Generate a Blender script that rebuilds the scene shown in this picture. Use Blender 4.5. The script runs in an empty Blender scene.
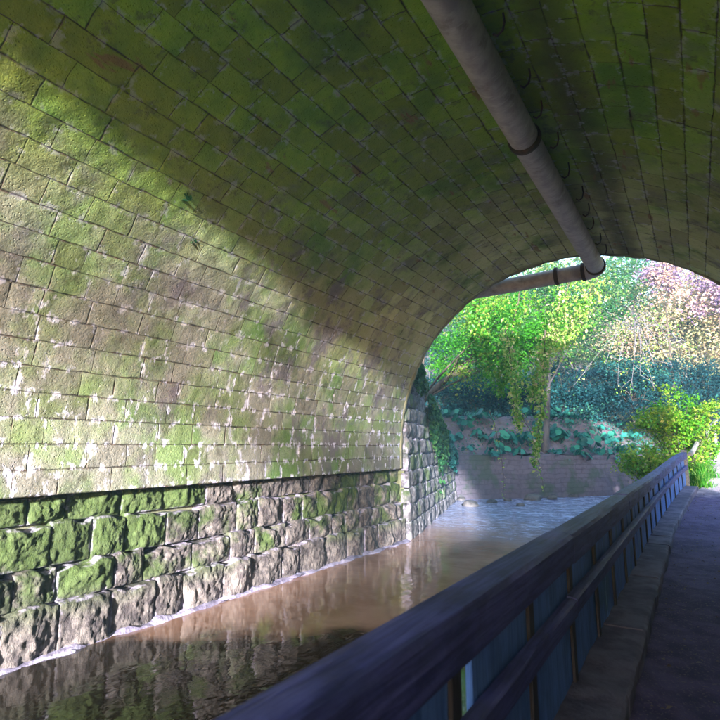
import bpy, math, random
import numpy as np
from mathutils import Vector

rng = np.random.default_rng(11)
random.seed(11)
S = bpy.context.scene
COL = S.collection

# ------------------------------------------------------------------ constants
EYE = 1.65                       # eye above the path
CX, R = -2.16, 4.2               # centre line and radius of the vault
Y0, Y1 = -3.7, 12.0              # near mouth and far mouth of the tunnel
ZS = EYE                         # springing height
WZ = -0.64                       # water level
LEDGE = 1.10                     # top of the rock-faced courses

F, PP = 520.0, 360.0
PITCH = math.atan(87 / F); YAW = math.atan(337 / math.hypot(F, 87))

def at(u, v, Y):
    """world point at distance Y along the tunnel for a layout position (survey of the place)"""
    x, y, z = u - PP, PP - v, F
    zf = z * math.cos(PITCH) - y * math.sin(PITCH); zu = z * math.sin(PITCH) + y * math.cos(PITCH)
    X = x * math.cos(YAW) - zf * math.sin(YAW); YY = x * math.sin(YAW) + zf * math.cos(YAW)
    k = Y / YY
    return Vector((X * k, Y, EYE + zu * k))

# ------------------------------------------------------------------ noise
def _hash(ix, iy, iz):
    n = (ix.astype(np.int64) * 374761393 + iy.astype(np.int64) * 668265263 + iz.astype(np.int64) * 2147483647 + 1013904223) & 0xFFFFFFFF
    n = ((n ^ (n >> 13)) * 1274126177) & 0xFFFFFFFF
    n = ((n ^ (n >> 16)) * 2246822519) & 0xFFFFFFFF
    return ((n ^ (n >> 15)) & 0xFFFFFF) / float(0xFFFFFF)

def vnoise(p):
    p = np.asarray(p, float); i = np.floor(p); f = p - i; f = f * f * (3 - 2 * f)
    i = i.astype(np.int64); out = 0
    for a in (0, 1):
        for b in (0, 1):
            for c in (0, 1):
                w = (f[..., 0] if a else 1 - f[..., 0]) * (f[..., 1] if b else 1 - f[..., 1]) * (f[..., 2] if c else 1 - f[..., 2])
                out = out + w * _hash(i[..., 0] + a, i[..., 1] + b, i[..., 2] + c)
    return out * 2 - 1

def fbm(p, octaves=4, gain=.5):
    p = np.asarray(p, float); s = 0; a = 1
    for k in range(octaves):
        s = s + a * vnoise(p * 2 ** k + 17.3 * k); a *= gain
    return s

# ------------------------------------------------------------------ mesh helpers
def mesh_np(name, V, Fq, mat, parent=None, smooth=False, uv=None, attrs=None):
    """V (n,3), Fq (m,k) one face size; uv (m*k,2) per corner; attrs {name: per point}"""
    V = np.ascontiguousarray(V, np.float32); Fq = np.ascontiguousarray(Fq, np.int32)
    me = bpy.data.meshes.new(name)
    m, k = Fq.shape
    me.vertices.add(len(V)); me.vertices.foreach_set('co', V.ravel())
    me.loops.add(m * k); me.loops.foreach_set('vertex_index', Fq.ravel())
    me.polygons.add(m)
    me.polygons.foreach_set('loop_start', np.arange(0, m * k, k, dtype=np.int32))
    me.polygons.foreach_set('loop_total', np.full(m, k, np.int32))
    if uv is not None:
        l = me.uv_layers.new(name='UVMap'); l.data.foreach_set('uv', np.ascontiguousarray(uv, np.float32).ravel())
    for an, av in (attrs or {}).items():
        at_ = me.attributes.new(an, 'FLOAT', 'POINT'); at_.data.foreach_set('value', np.ascontiguousarray(av, np.float32))
    me.update(calc_edges=True); me.validate()
    if smooth: me.polygons.foreach_set('use_smooth', np.ones(len(me.polygons), bool))
    if mat: me.materials.append(mat)
    o = bpy.data.objects.new(name, me); COL.objects.link(o)
    if parent: o.parent = parent; o.location = -Vector(parent.location)
    return o

class MB:
    """collects shapes of mixed face size"""
    def __init__(s): s.v = []; s.f = []
    def add(s, vs, fs):
        b = len(s.v); s.v += [tuple(p) for p in vs]; s.f += [tuple(b + i for i in f) for f in fs]; return s
    def box(s, lo, hi, jit=0):
        x0, y0, z0 = lo; x1, y1, z1 = hi
        vs = [(x, y, z) for z in (z0, z1) for y in (y0, y1) for x in (x0, x1)]
        if jit: vs = [tuple(c + random.uniform(-jit, jit) for c in p) for p in vs]
        return s.add(vs, [(0, 2, 3, 1), (4, 5, 7, 6), (0, 1, 5, 4), (1, 3, 7, 5), (3, 2, 6, 7), (2, 0, 4, 6)])
    def tube(s, pts, rad, n=8, cap=True):
        pts = [Vector(p) for p in pts]; rings = []
        if not hasattr(rad, '__len__'): rad = [rad] * len(pts)
        up = Vector((0, 0, 1)); t0 = (pts[1] - pts[0]).normalized()
        if abs(t0.dot(up)) > .95: up = Vector((1, 0, 0))
        a = t0.cross(up).normalized()
        vs = []
        for i, p in enumerate(pts):
            t = (pts[min(i + 1, len(pts) - 1)] - pts[max(i - 1, 0)]).normalized()
            a = (a - t * a.dot(t)).normalized(); b = t.cross(a)
            for k in range(n):
                q = 2 * math.pi * k / n
                vs.append(p + (a * math.cos(q) + b * math.sin(q)) * rad[i])
        fs = [(i * n + k, i * n + (k + 1) % n, (i + 1) * n + (k + 1) % n, (i + 1) * n + k) for i in range(len(pts) - 1) for k in range(n)]
        if cap: fs += [tuple(reversed(range(n))), tuple((len(pts) - 1) * n + k for k in range(n))]
        return s.add(vs, fs)
    def sweep(s, sec, frames):
        """sec: closed (dx,dz) list; frames: (x,y,z) origins, section stays in the xz plane"""
        n = len(sec); vs = []
        for fi, (x, y, z) in enumerate(frames):
            for dx, dz in sec: vs.append((x + dx, y, z + dz))
        fs = [(i * n + k, i * n + (k + 1) % n, (i + 1) * n + (k + 1) % n, (i + 1) * n + k) for i in range(len(frames) - 1) for k in range(n)]
        fs += [tuple(range(n)), tuple(reversed([(len(frames) - 1) * n + k for k in range(n)]))]
        return s.add(vs, fs)
    def build(s, name, mat, parent=None, smooth=False, bevel=0):
        me = bpy.data.meshes.new(name); me.from_pydata(s.v, [], s.f); me.update()
        if smooth: me.polygons.foreach_set('use_smooth', np.ones(len(me.polygons), bool))
        if mat: me.materials.append(mat)
        o = bpy.data.objects.new(name, me); COL.objects.link(o)
        if bevel:
            b = o.modifiers.new('bevel', 'BEVEL'); b.width = bevel; b.segments = 2; b.limit_method = 'ANGLE'
        if parent: o.parent = parent; o.location = -Vector(parent.location)
        return o

def tag(o, label=None, cat=None, group=None, kind=None):
    if label: o['label'] = label
    if cat: o['category'] = cat
    if group: o['group'] = group
    if kind: o['kind'] = kind
    return o

def empty(name, loc, label, cat, group=None):
    o = bpy.data.objects.new(name, None); COL.objects.link(o); o.location = loc; o.empty_display_size = .2
    return tag(o, label, cat, group)

# ------------------------------------------------------------------ node helpers
class NT:
    def __init__(s, name):
        s.m = bpy.data.materials.new(name); s.m.use_nodes = True; s.t = s.m.node_tree; s.t.nodes.clear()
        s.out = s.t.nodes.new('ShaderNodeOutputMaterial')
    def n(s, typ, **kw):
        nd = s.t.nodes.new(typ)
        for k, v in kw.items(): setattr(nd, k, v)
        return nd
    def put(s, sock, v):
        if v is None: return
        if hasattr(v, 'is_output'): s.t.links.new(v, sock)
        else:
            if isinstance(v, tuple) and len(v) == 3 and sock.type == 'RGBA': v = v + (1,)
            sock.default_value = v
    def math(s, op, a, b=None, c=None, clamp=False):
        nd = s.n('ShaderNodeMath', operation=op, use_clamp=clamp); s.put(nd.inputs[0], a); s.put(nd.inputs[1], b); s.put(nd.inputs[2], c); return nd.outputs[0]
    def vmath(s, op, a, b=None):
        nd = s.n('ShaderNodeVectorMath', operation=op); s.put(nd.inputs[0], a); s.put(nd.inputs[1], b); return nd.outputs[0]
    def mix(s, f, a, b, blend='MIX'):
        nd = s.n('ShaderNodeMix', data_type='RGBA', blend_type=blend); s.put(nd.inputs['Factor'], f); s.put(nd.inputs['A'], a); s.put(nd.inputs['B'], b)
        for k in nd.inputs:
            pass
        # RGBA sockets sit behind the float and vector ones
        rg = [k for k in nd.inputs if k.type == 'RGBA']; s.put(rg[0], a); s.put(rg[1], b)
        return [k for k in nd.outputs if k.type == 'RGBA'][0]
    def ss(s, x, lo, hi, a=0., b=1.):
        nd = s.n('ShaderNodeMapRange', interpolation_type='SMOOTHSTEP'); s.put(nd.inputs['Value'], x)
        s.put(nd.inputs['From Min'], lo); s.put(nd.inputs['From Max'], hi); s.put(nd.inputs['To Min'], a); s.put(nd.inputs['To Max'], b); return nd.outputs[0]
    def noise(s, vec, scale, detail=4, rough=.55, dist=0):
        nd = s.n('ShaderNodeTexNoise'); s.put(nd.inputs['Vector'], vec); nd.inputs['Scale'].default_value = scale
        nd.inputs['Detail'].default_value = detail; nd.inputs['Roughness'].default_value = rough; nd.inputs['Distortion'].default_value = dist; return nd.outputs[0]
    def voro(s, vec, scale, feature='F1'):
        nd = s.n('ShaderNodeTexVoronoi', feature=feature); s.put(nd.inputs['Vector'], vec); nd.inputs['Scale'].default_value = scale; return nd.outputs[0]
    def ramp(s, f, stops):
        nd = s.n('ShaderNodeValToRGB'); e = nd.color_ramp.elements
        while len(e) < len(stops): e.new(.5)
        for k, (p, c) in enumerate(stops): e[k].position = p; e[k].color = (*c, 1)
        s.put(nd.inputs[0], f); return nd.outputs[0]
    def obj(s): return s.n('ShaderNodeTexCoord').outputs['Object']
    def pos(s): return s.n('ShaderNodeNewGeometry').outputs['Position']
    def attr(s, name): return s.n('ShaderNodeAttribute', attribute_name=name).outputs['Fac']
    def sep(s, v): return s.n('ShaderNodeSeparateXYZ'), v
    def xyz(s, v):
        nd = s.n('ShaderNodeSeparateXYZ'); s.put(nd.inputs[0], v); return nd.outputs
    def scale(s, v, sx, sy, sz): return s.vmath('MULTIPLY', v, (sx, sy, sz))
    def bump(s, h, strength=.5, dist=.02, normal=None):
        nd = s.n('ShaderNodeBump'); s.put(nd.inputs['Height'], h); nd.inputs['Strength'].default_value = strength; nd.inputs['Distance'].default_value = dist
        if normal: s.put(nd.inputs['Normal'], normal)
        return nd.outputs[0]
    def bsdf(s, col, rough=.8, normal=None, spec=.3, **kw):
        nd = s.n('ShaderNodeBsdfPrincipled'); s.put(nd.inputs['Base Color'], col); s.put(nd.inputs['Roughness'], rough)
        nd.inputs['Specular IOR Level'].default_value = spec
        if normal: s.put(nd.inputs['Normal'], normal)
        for k, v in kw.items(): s.put(nd.inputs[k], v)
        s.t.links.new(nd.outputs[0], s.out.inputs['Surface']); return nd

# ------------------------------------------------------------------ materials
def m_vault():
    N = NT('vault_stone'); p = N.pos(); x, y, z = N.xyz(p)
    uv = N.n('ShaderNodeUVMap', uv_map='UVMap').outputs[0]
    w = N.vmath('SUBTRACT', N.n('ShaderNodeTexNoise').outputs['Color'], (.5, .5, .5))
    wob = N.n('ShaderNodeTexNoise'); N.put(wob.inputs['Vector'], p); wob.inputs['Scale'].default_value = 4.5; wob.inputs['Detail'].default_value = 3
    w = N.vmath('MULTIPLY', N.vmath('SUBTRACT', wob.outputs['Color'], (.5, .5, .5)), (.07, .11, 0))
    u_, v_, _ = N.xyz(N.vmath('ADD', uv, w))
    fu = N.math('FRACT', u_); fv = N.math('FRACT', v_)
    du = N.math('MULTIPLY', N.math('SUBTRACT', .5, N.math('ABSOLUTE', N.math('SUBTRACT', fu, .5))), .60)
    dv = N.math('MULTIPLY', N.math('SUBTRACT', .5, N.math('ABSOLUTE', N.math('SUBTRACT', fv, .5))), .29)
    cell = N.n('ShaderNodeCombineXYZ'); N.put(cell.inputs[0], N.math('FLOOR', u_)); N.put(cell.inputs[1], N.math('FLOOR', v_))
    wn = N.n('ShaderNodeTexWhiteNoise', noise_dimensions='3D'); N.put(wn.inputs['Vector'], cell.outputs[0]); rnd = wn.outputs['Value']
    n_f = N.noise(p, 38, 6, .65); n_m = N.noise(p, 7, 5, .6); n_l = N.noise(p, 1.1, 4, .6); n_l2 = N.noise(N.vmath('ADD', p, (31, 7, 3)), .75, 4, .6)
    n_g = N.noise(N.vmath('ADD', p, (5, 17, 9)), 2.6, 4, .6)
    d = N.math('MINIMUM', du, dv); dn = N.math('ADD', d, N.math('MULTIPLY', N.math('SUBTRACT', n_f, .5), .014))
    # joints wear wider in places
    wide = N.ss(n_g, .42, .68, .006, .019)
    joint = N.math('SUBTRACT', 1, N.math('SMOOTH_MIN', 1, N.math('DIVIDE', N.math('MAXIMUM', dn, 0), wide), .3), clamp=True)
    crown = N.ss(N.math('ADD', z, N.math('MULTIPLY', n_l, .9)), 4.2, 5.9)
    mouth = N.ss(N.math('ADD', y, N.math('MULTIPLY', N.math('SUBTRACT', n_l, .5), 4)), 5.0, 11.0)  # mask for daylight painted into the vault as a paler colour
    # stone, algae, then painted daylight by the far mouth
    stone = N.mix(n_m, (.215, .205, .17), (.30, .285, .255))
    algae = N.mix(n_m, (.135, .195, .070), (.215, .275, .125))
    c = N.mix(N.ss(n_l, .36, .60), algae, stone)
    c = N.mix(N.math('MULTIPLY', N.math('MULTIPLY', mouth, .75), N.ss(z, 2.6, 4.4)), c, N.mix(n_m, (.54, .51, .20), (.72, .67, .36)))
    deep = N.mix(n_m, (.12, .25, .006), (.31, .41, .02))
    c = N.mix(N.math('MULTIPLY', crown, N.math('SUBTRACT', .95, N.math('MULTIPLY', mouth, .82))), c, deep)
    green = N.ss(N.math('ADD', n_l2, N.math('MULTIPLY', rnd, .12)), .56, .74)
    c = N.mix(N.math('MULTIPLY', green, .75), c, (.07, .15, .018))
    # per block tone
    hsv = N.n('ShaderNodeHueSaturation'); N.put(hsv.inputs['Color'], c); N.put(hsv.inputs['Value'], N.math('ADD', .74, N.math('MULTIPLY', rnd, .48))); N.put(hsv.inputs['Hue'], N.math('ADD', .485, N.math('MULTIPLY', rnd, .03)))
    c = hsv.outputs[0]
    # purple-brown patches, stronger towards the far mouth, darker pits
    pur = N.math('MULTIPLY', N.ss(N.noise(N.scale(N.vmath('ADD', p, (3, 9, 1)), 1, 1, .6), 1.5, 5, .65), .50, .66), N.math('ADD', N.math('MULTIPLY', N.ss(z, 5.6, 4.2), .7), N.math('MULTIPLY', N.ss(N.math('ADD', y, N.math('MULTIPLY', n_l, 3)), 5.2, 7.5), .5)), clamp=True)
    c = N.mix(N.math('MULTIPLY', pur, .72), c, (.135, .105, .15))
    blot = N.ss(N.noise(N.vmath('ADD', p, (2, 5, 8)), 3.4, 6, .72), .56, .66)
    c = N.mix(N.math('MULTIPLY', blot, .55), c, (.075, .07, .04))
    c = N.mix(N.math('MULTIPLY', N.ss(n_f, .60, .74), .55), c, (.09, .075, .045))
    # dark stain along the pipe
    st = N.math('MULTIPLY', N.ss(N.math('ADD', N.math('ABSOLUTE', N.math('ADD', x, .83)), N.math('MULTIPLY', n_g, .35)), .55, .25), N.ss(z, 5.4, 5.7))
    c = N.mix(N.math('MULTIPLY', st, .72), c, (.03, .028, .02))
    # russet flakes on crown
    ru = N.math('MULTIPLY', N.ss(N.noise(N.scale(p, 3.5, 1.0, 2), 1.4, 3, .6), .64, .70), crown)
    c = N.mix(N.math('MULTIPLY', ru, .7), c, (.22, .10, .05))
    jc = N.mix(N.ss(n_m, .4, .6), (.035, .026, .022), (.115, .07, .055))
    brk = N.ss(N.noise(N.vmath('ADD', p, (7, 1, 4)), 3.1, 4, .7), .40, .54)
    c = N.mix(N.math('MULTIPLY', joint, N.math('ADD', .25, N.math('MULTIPLY', brk, .75))), c, jc)
    # lime bloom weeping out of the joints
    low = N.ss(N.math('ADD', z, N.math('MULTIPLY', n_l, 1.6)), 5.4, 2.6)
    near = N.ss(N.math('ADD', d, N.math('MULTIPLY', N.math('SUBTRACT', n_m, .5), .24)), .070, .0)
    spot = N.ss(N.noise(N.scale(p, 1, 1, .6), 6.0, 3, .7), .52, .58)
    lime = N.math('MULTIPLY', N.math('MULTIPLY', near, spot), N.math('ADD', .25, N.math('MULTIPLY', low, .75)))
    bloom = N.math('MULTIPLY', N.ss(N.noise(N.scale(p, 1, 1.2, .5), 4.2, 6, .8), .585, .64), low); lime = N.math('MAXIMUM', lime, N.math('MULTIPLY', bloom, .55))
    c = N.mix(N.math('MULTIPLY', lime, .95), c, (.70, .66, .84))
    h = N.math('ADD', N.math('MULTIPLY', n_f, .35), N.math('ADD', N.math('MULTIPLY', n_m, .8), N.math('MULTIPLY', joint, -.75)))
    h = N.math('ADD', h, N.math('MULTIPLY', N.ss(N.voro(p, 26), .05, .3), .25))
    N.bsdf(c, .88, N.bump(h, .85, .034), .25); return N.m

def m_rock(name, cols, moss, lime=True, scale=1.0):
    """rough stone with moss attr; cols = two tones, moss = tone"""
    N = NT(name); p = N.pos(); x, y, z = N.xyz(p)
    n_f = N.noise(p, 30 * scale, 6, .65); n_m = N.noise(p, 6 * scale, 5, .6); n_l = N.noise(p, 1.6 * scale, 4, .6)
    rnd = N.attr('rnd'); edge = N.attr('edge')
    c = N.mix(N.ss(n_m, .38, .62), cols[0], cols[1])
    mo = N.math('ADD', N.math('ADD', n_l, N.math('MULTIPLY', rnd, .22)), N.math('MULTIPLY', N.ss(y, 3.0, 7.0), -.18))
    mf = N.math('MULTIPLY', N.ss(mo, .40, .56), N.ss(N.math('ADD', z, N.math('MULTIPLY', n_m, .3)), WZ + .40, WZ + .85))
    c = N.mix(N.math('MULTIPLY', mf, .88), c, N.mix(n_m, moss, tuple(k * 1.9 for k in moss)))
    hsv = N.n('ShaderNodeHueSaturation'); N.put(hsv.inputs['Color'], c); N.put(hsv.inputs['Value'], N.math('ADD', .7, N.math('MULTIPLY', rnd, .6))); c = hsv.outputs[0]
    c = N.mix(N.math('MULTIPLY', N.ss(n_f, .57, .7), .5), c, (.05, .038, .04))
    if lime:
        lime_lit = N.math('MULTIPLY', N.ss(edge, .55, .95), N.ss(N.noise(p, 4, 3, .7), .45, .6))  # edge lime also paints the light that ledge tops catch
        c = N.mix(N.math('MULTIPLY', lime_lit, .6), c, (.52, .46, .64))
    h = N.math('ADD', N.math('MULTIPLY', n_f, .5), n_m)
    h = N.math('ADD', h, N.math('MULTIPLY', N.noise(N.scale(p, 1, 1, .45), 14, 6, .7), 1.2))
    N.bsdf(c, .82, N.bump(h, .95, .04), .3); return N.m

def m_plain(name, a, b, scale=8, rough=.85, bump=.5, dist=.02, stretch=(1, 1, 1), spec=.3, specks=None, detail=5):
    N = NT(name); p = N.scale(N.pos(), *stretch)
    n1 = N.noise(p, scale, detail, .6); n2 = N.noise(p, scale * 5, 4, .6); n3 = N.noise(p, scale * .18, 3, .6)
    c = N.mix(N.ss(N.math('ADD', n1, N.math('MULTIPLY', N.math('SUBTRACT', n3, .5), .8)), .32, .68), a, b)
    if specks: c = N.mix(N.math('MULTIPLY', N.ss(N.noise(N.pos(), specks[1], 2, .5), .60, .66), .8), c, specks[0])
    N.bsdf(c, rough, N.bump(N.math('ADD', n1, N.math('MULTIPLY', n2, .5)), bump, dist), spec); return N.m

def m_brick(name, a, b, jc, bw, bh, vec='XZ', moss=None, wob=.0):
    N = NT(name); p = N.pos(); x, y, z = N.xyz(p)
    cm = N.n('ShaderNodeCombineXYZ')
    hcoord = {'X': x, 'Y': y, 'D': N.math('ADD', N.math('MULTIPLY', x, .64), N.math('MULTIPLY', y, .77))}[vec[0]]
    N.put(cm.inputs[0], hcoord); N.put(cm.inputs[1], z)
    wb = N.n('ShaderNodeTexNoise'); N.put(wb.inputs['Vector'], p); wb.inputs['Scale'].default_value = 1.7; wb.inputs['Detail'].default_value = 4
    v = N.vmath('ADD', cm.outputs[0], N.vmath('MULTIPLY', N.vmath('SUBTRACT', wb.outputs['Color'], (.5, .5, .5)), (wob * 2, wob, .0)))
    br = N.n('ShaderNodeTexBrick'); N.put(br.inputs['Vector'], v); br.inputs['Scale'].default_value = 1
    br.inputs['Brick Width'].default_value = bw; br.inputs['Row Height'].default_value = bh; br.inputs['Mortar Size'].default_value = .012; br.inputs['Mortar Smooth'].default_value = .3
    N.put(br.inputs['Color1'], a); N.put(br.inputs['Color2'], b); N.put(br.inputs['Mortar'], jc)
    n1 = N.noise(p, 5, 5, .6); n2 = N.noise(p, 26, 5, .6); n0 = N.noise(p, .9, 4, .6)
    c = N.mix(N.math('MULTIPLY', N.ss(n1, .45, .65), .55), br.outputs['Color'], tuple(.55 * k for k in a))
    if moss: c = N.mix(N.math('MULTIPLY', N.ss(n0, .48, .62), .7), c, moss)
    h = N.math('ADD', N.math('MULTIPLY', br.outputs['Fac'], -1), N.math('ADD', n1, N.math('MULTIPLY', n2, .5)))
    N.bsdf(c, .88, N.bump(h, .8, .03), .25); return N.m

def m_leaf(name, stops, trans=.35, rough=.45, spec=.35):
    N = NT(name); r = N.attr('rnd')
    c = N.ramp(r, stops)
    bs = N.n('ShaderNodeBsdfPrincipled'); N.put(bs.inputs['Base Color'], c); bs.inputs['Roughness'].default_value = rough; bs.inputs['Specular IOR Level'].default_value = spec
    tr = N.n('ShaderNodeBsdfTranslucent'); N.put(tr.inputs['Color'], N.mix(.5, c, (.75, .9, .2), 'MULTIPLY'))
    N.put(tr.inputs['Color'], c)
    mx = N.n('ShaderNodeMixShader'); mx.inputs[0].default_value = trans
    N.t.links.new(bs.outputs[0], mx.inputs[1]); N.t.links.new(tr.outputs[0], mx.inputs[2]); N.t.links.new(mx.outputs[0], N.out.inputs['Surface'])
    return N.m

def m_wood(name, a, b, axis='Y', moss=None):
    N = NT(name); p = N.pos()
    sc = {'Y': (14, .8, 14), 'Z': (14, 14, .8)}[axis]
    g = N.noise(N.scale(p, *sc), 2.2, 5, .65, .4); n1 = N.noise(p, 2.2, 4, .6); n2 = N.noise(p, 40, 3, .6)
    c = N.mix(N.ss(g, .36, .64), a, b)
    c = N.mix(N.math('MULTIPLY', N.ss(n1, .48, .66), .5), c, tuple(.5 * k for k in a))
    if moss: c = N.mix(N.math('MULTIPLY', N.ss(N.noise(p, 1.3, 4, .6), .54, .66), .5), c, moss)
    N.bsdf(c, .62, N.bump(N.math('ADD', g, N.math('MULTIPLY', n2, .2)), .7, .012), .4); return N.m

def m_water():
    N = NT('stream_water'); p = N.pos(); x, y, z = N.xyz(p)
    riff = N.ss(N.math('ADD', y, N.math('MULTIPLY', N.math('SUBTRACT', N.noise(p, .5, 2, .5), .5), 6)), 10.5, 19.0)
    n1 = N.noise(N.scale(p, 1, 1, 1), 1.5, 2, .5, .6); n2 = N.noise(N.scale(p, 1.3, .8, 1), 9, 2, .5, .8); n3 = N.noise(N.scale(p, 1.0, 1.3, 1), 3.2, 7, .74, 1.6)
    calm = N.math('ADD', N.math('MULTIPLY', n1, .11), N.math('MULTIPLY', n2, .015))
    h = N.math('ADD', calm, N.math('MULTIPLY', N.math('MULTIPLY', n3, riff), .34))
    sun_tone = N.mix(N.ss(N.noise(p, .8, 4, .6), .38, .62), (.31, .175, .125), (.41, .255, .205))
    sun_edge = N.math('SUBTRACT', y, N.math('ADD', N.math('MULTIPLY', N.math('ADD', x, 5.64), .74), 4.5)); sun_edge = N.ss(N.math('ADD', sun_edge, N.math('MULTIPLY', N.math('SUBTRACT', N.noise(p, 1.4, 3, .6), .5), 1.6)), -.35, .5)
    sun_tone = N.mix(sun_edge, (.035, .026, .02), sun_tone)  # sunlit brown and shaded dark water painted either side of a sun edge
    water_tone = N.mix(riff, sun_tone, (.17, .19, .34))  # blue of the reflected sky painted into the riffle
    foam = N.math('MULTIPLY', N.ss(N.noise(N.scale(p, .6, 1.5, 1), 2.6, 7, .78, 1.5), .47, .60), N.ss(riff, .15, .6))
    c = N.mix(N.math('MULTIPLY', foam, .8), water_tone, (.50, .56, .86))
    bs = N.bsdf(c, N.math('ADD', .035, N.math('MULTIPLY', foam, .4)), N.bump(h, .5, .22), .5); bs.inputs['IOR'].default_value = 1.45
    return N.m

M = {}
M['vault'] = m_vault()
M['rock'] = m_rock('rock_faced_stone', ((.075, .062, .068), (.215, .185, .18)), (.035, .06, .012))
M['wing'] = m_rock('wing_stone', ((.10, .095, .11), (.21, .20, .22)), (.05, .075, .03))
M['footing'] = m_plain('lime_footing', (.19, .165, .25), (.44, .40, .56), 7, .6, .7, .03)
M['ring'] = m_plain('ring_stone', (.17, .165, .095), (.27, .25, .17), 6, .85, .5, .02)
M['facade'] = m_brick('facade_stone', (.30, .26, .20), (.24, .22, .17), (.12, .10, .08), .75, .32, 'XZ', (.10, .13, .04))
M['side'] = m_brick('side_stone', (.26, .24, .18), (.20, .20, .13), (.09, .08, .06), .75, .32, 'YZ', (.08, .12, .03))
M['bankwall'] = m_brick('bank_wall_stone', (.13, .108, .145), (.10, .085, .12), (.098, .083, .112), .62, .21, 'DZ', (.05, .075, .05), .24)
M['pipe'] = None
M['iron'] = m_plain('rusty_iron', (.022, .016, .013), (.07, .035, .022), 20, .6, .4, .006)
M['rail'] = m_wood('weathered_rail_timber', (.030, .034, .15), (.075, .082, .30), 'Y', (.03, .035, .10))
M['post'] = m_wood('dark_post_timber', (.018, .017, .025), (.04, .038, .055), 'Z')
M['board'] = m_wood('board_timber', (.05, .12, .40), (.10, .21, .60), 'Z', (.04, .11, .12))
M['greyrail'] = m_wood('silver_timber', (.16, .15, .165), (.30, .28, .29), 'Y')
M['kerb'] = m_plain('kerb_stone', (.07, .065, .12), (.155, .14, .22), 5, .85, .7, .03)
def m_path():
    N = NT('path_grit'); p = N.pos(); x, y, z = N.xyz(p)
    n1 = N.noise(p, 4, 5, .6); n2 = N.noise(p, 22, 5, .65); n3 = N.noise(p, .8, 3, .6)
    shade_grit = N.mix(N.ss(N.math('ADD', n1, N.math('MULTIPLY', N.math('SUBTRACT', n3, .5), .8)), .32, .68), (.048, .036, .11), (.105, .080, .20))
    sun_grit = N.mix(n1, (.30, .245, .31), (.50, .42, .50))
    c = N.mix(N.ss(N.math('ADD', y, N.math('MULTIPLY', N.math('SUBTRACT', n1, .5), 3)), 16.8, 19.2), shade_grit, sun_grit)  # sunlight beyond the far mouth painted as a paler path tone
    c = N.mix(N.math('MULTIPLY', N.ss(N.noise(p, 55, 2, .5), .60, .66), .6), c, (.22, .18, .22))
    N.bsdf(c, .9, N.bump(N.math('ADD', n1, n2), .9, .025), .3); return N.m
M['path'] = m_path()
M['earth'] = m_plain('bank_earth', (.085, .07, .10), (.165, .14, .185), 2.2, .95, .9, .1, specks=((.10, .11, .05), 9))
M['ground'] = m_plain('ground_soil', (.05, .06, .025), (.11, .09, .05), 1.5, .95, .8, .1)
M['bark'] = m_plain('bark', (.06, .055, .065), (.125, .115, .135), 7, .9, .9, .03, (1, 1, .25))
M['darkbark'] = m_plain('dark_bark', (.035, .028, .025), (.09, .07, .06), 7, .9, .9, .03, (1, 1, .3))
M['twig'] = m_plain('grey_twig', (.09, .085, .10), (.17, .16, .19), 9, .9, .4, .01)
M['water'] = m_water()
M['boulder'] = m_plain('river_stone', (.05, .045, .05), (.12, .11, .115), 6, .6, .8, .03)
M['deadleaf'] = m_leaf('fallen_leaf', [(0, (.07, .04, .04)), (.5, (.12, .08, .08)), (1, (.17, .13, .13))], .1)
M['lf_bright'] = m_leaf('leaf_bright_green', [(0, (.012, .11, .008)), (.55, (.05, .24, .014)), (.85, (.15, .27, .03)), (1, (.32, .30, .08))])
M['lf_vine'] = m_leaf('leaf_vine', [(0, (.06, .22, .02)), (.45, (.17, .36, .05)), (.8, (.40, .44, .13)), (1, (.48, .34, .26))])
M['lf_teal'] = m_leaf('leaf_shade_teal', [(0, (.002, .014, .022)), (.5, (.006, .042, .056)), (.85, (.013, .085, .09)), (1, (.05, .17, .10))], .12, .6, .15)  # dark tone stands in for shade on these leaves
M['lf_mid'] = m_leaf('leaf_mid_green', [(0, (.010, .075, .035)), (.5, (.04, .15, .04)), (.8, (.13, .23, .07)), (1, (.34, .33, .16))])
M['lf_cream'] = m_leaf('leaf_cream_autumn', [(0, (.20, .24, .10)), (.35, (.44, .43, .25)), (.7, (.60, .48, .34)), (1, (.58, .36, .40))])
M['lf_haze'] = m_leaf('leaf_haze_purple', [(0, (.13, .09, .20)), (.3, (.26, .18, .34)), (.5, (.44, .32, .34)), (1, (.58, .42, .30))])  # purple haze among the crowns painted as leaf colour
M['lf_butter'] = m_leaf('leaf_butterbur', [(0, (.010, .085, .085)), (.6, (.02, .17, .15)), (1, (.045, .27, .18))], .2)
M['lf_bush'] = m_leaf('leaf_bush', [(0, (.022, .15, .008)), (.45, (.08, .27, .014)), (.8, (.24, .36, .035)), (1, (.45, .42, .12))], .4)
M['grass'] = m_leaf('grass_blade', [(0, (.02, .14, .012)), (.7, (.06, .26, .025)), (1, (.24, .34, .08))], .35)
def m_pipe():
    N = NT('painted_pipe'); p = N.pos(); x, y, z = N.xyz(p)
    n1 = N.noise(p, 5, 5, .65); n2 = N.noise(N.scale(p, 2, 9, 2), 2.5, 4, .6, .5); n3 = N.noise(p, 60, 3, .6)
    c = N.mix(N.ss(n1, .35, .65), (.33, .275, .285), (.46, .40, .40))
    c = N.mix(N.math('MULTIPLY', N.ss(n2, .52, .7), .5), c, (.60, .54, .54))
    c = N.mix(N.math('MULTIPLY', N.ss(N.noise(p, 2.4, 5, .7), .56, .68), .5), c, (.17, .13, .10))
    N.bsdf(c, .55, N.bump(N.math('ADD', n2, N.math('MULTIPLY', n3, .2)), .35, .008), .4); return N.m
M['pipe'] = m_pipe()

# ------------------------------------------------------------------ bridge tunnel
bridge = empty('bridge_tunnel', (CX, Y0, 0), 'mossy stone block bridge vault arching over the stream and footpath', 'tunnel')

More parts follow.
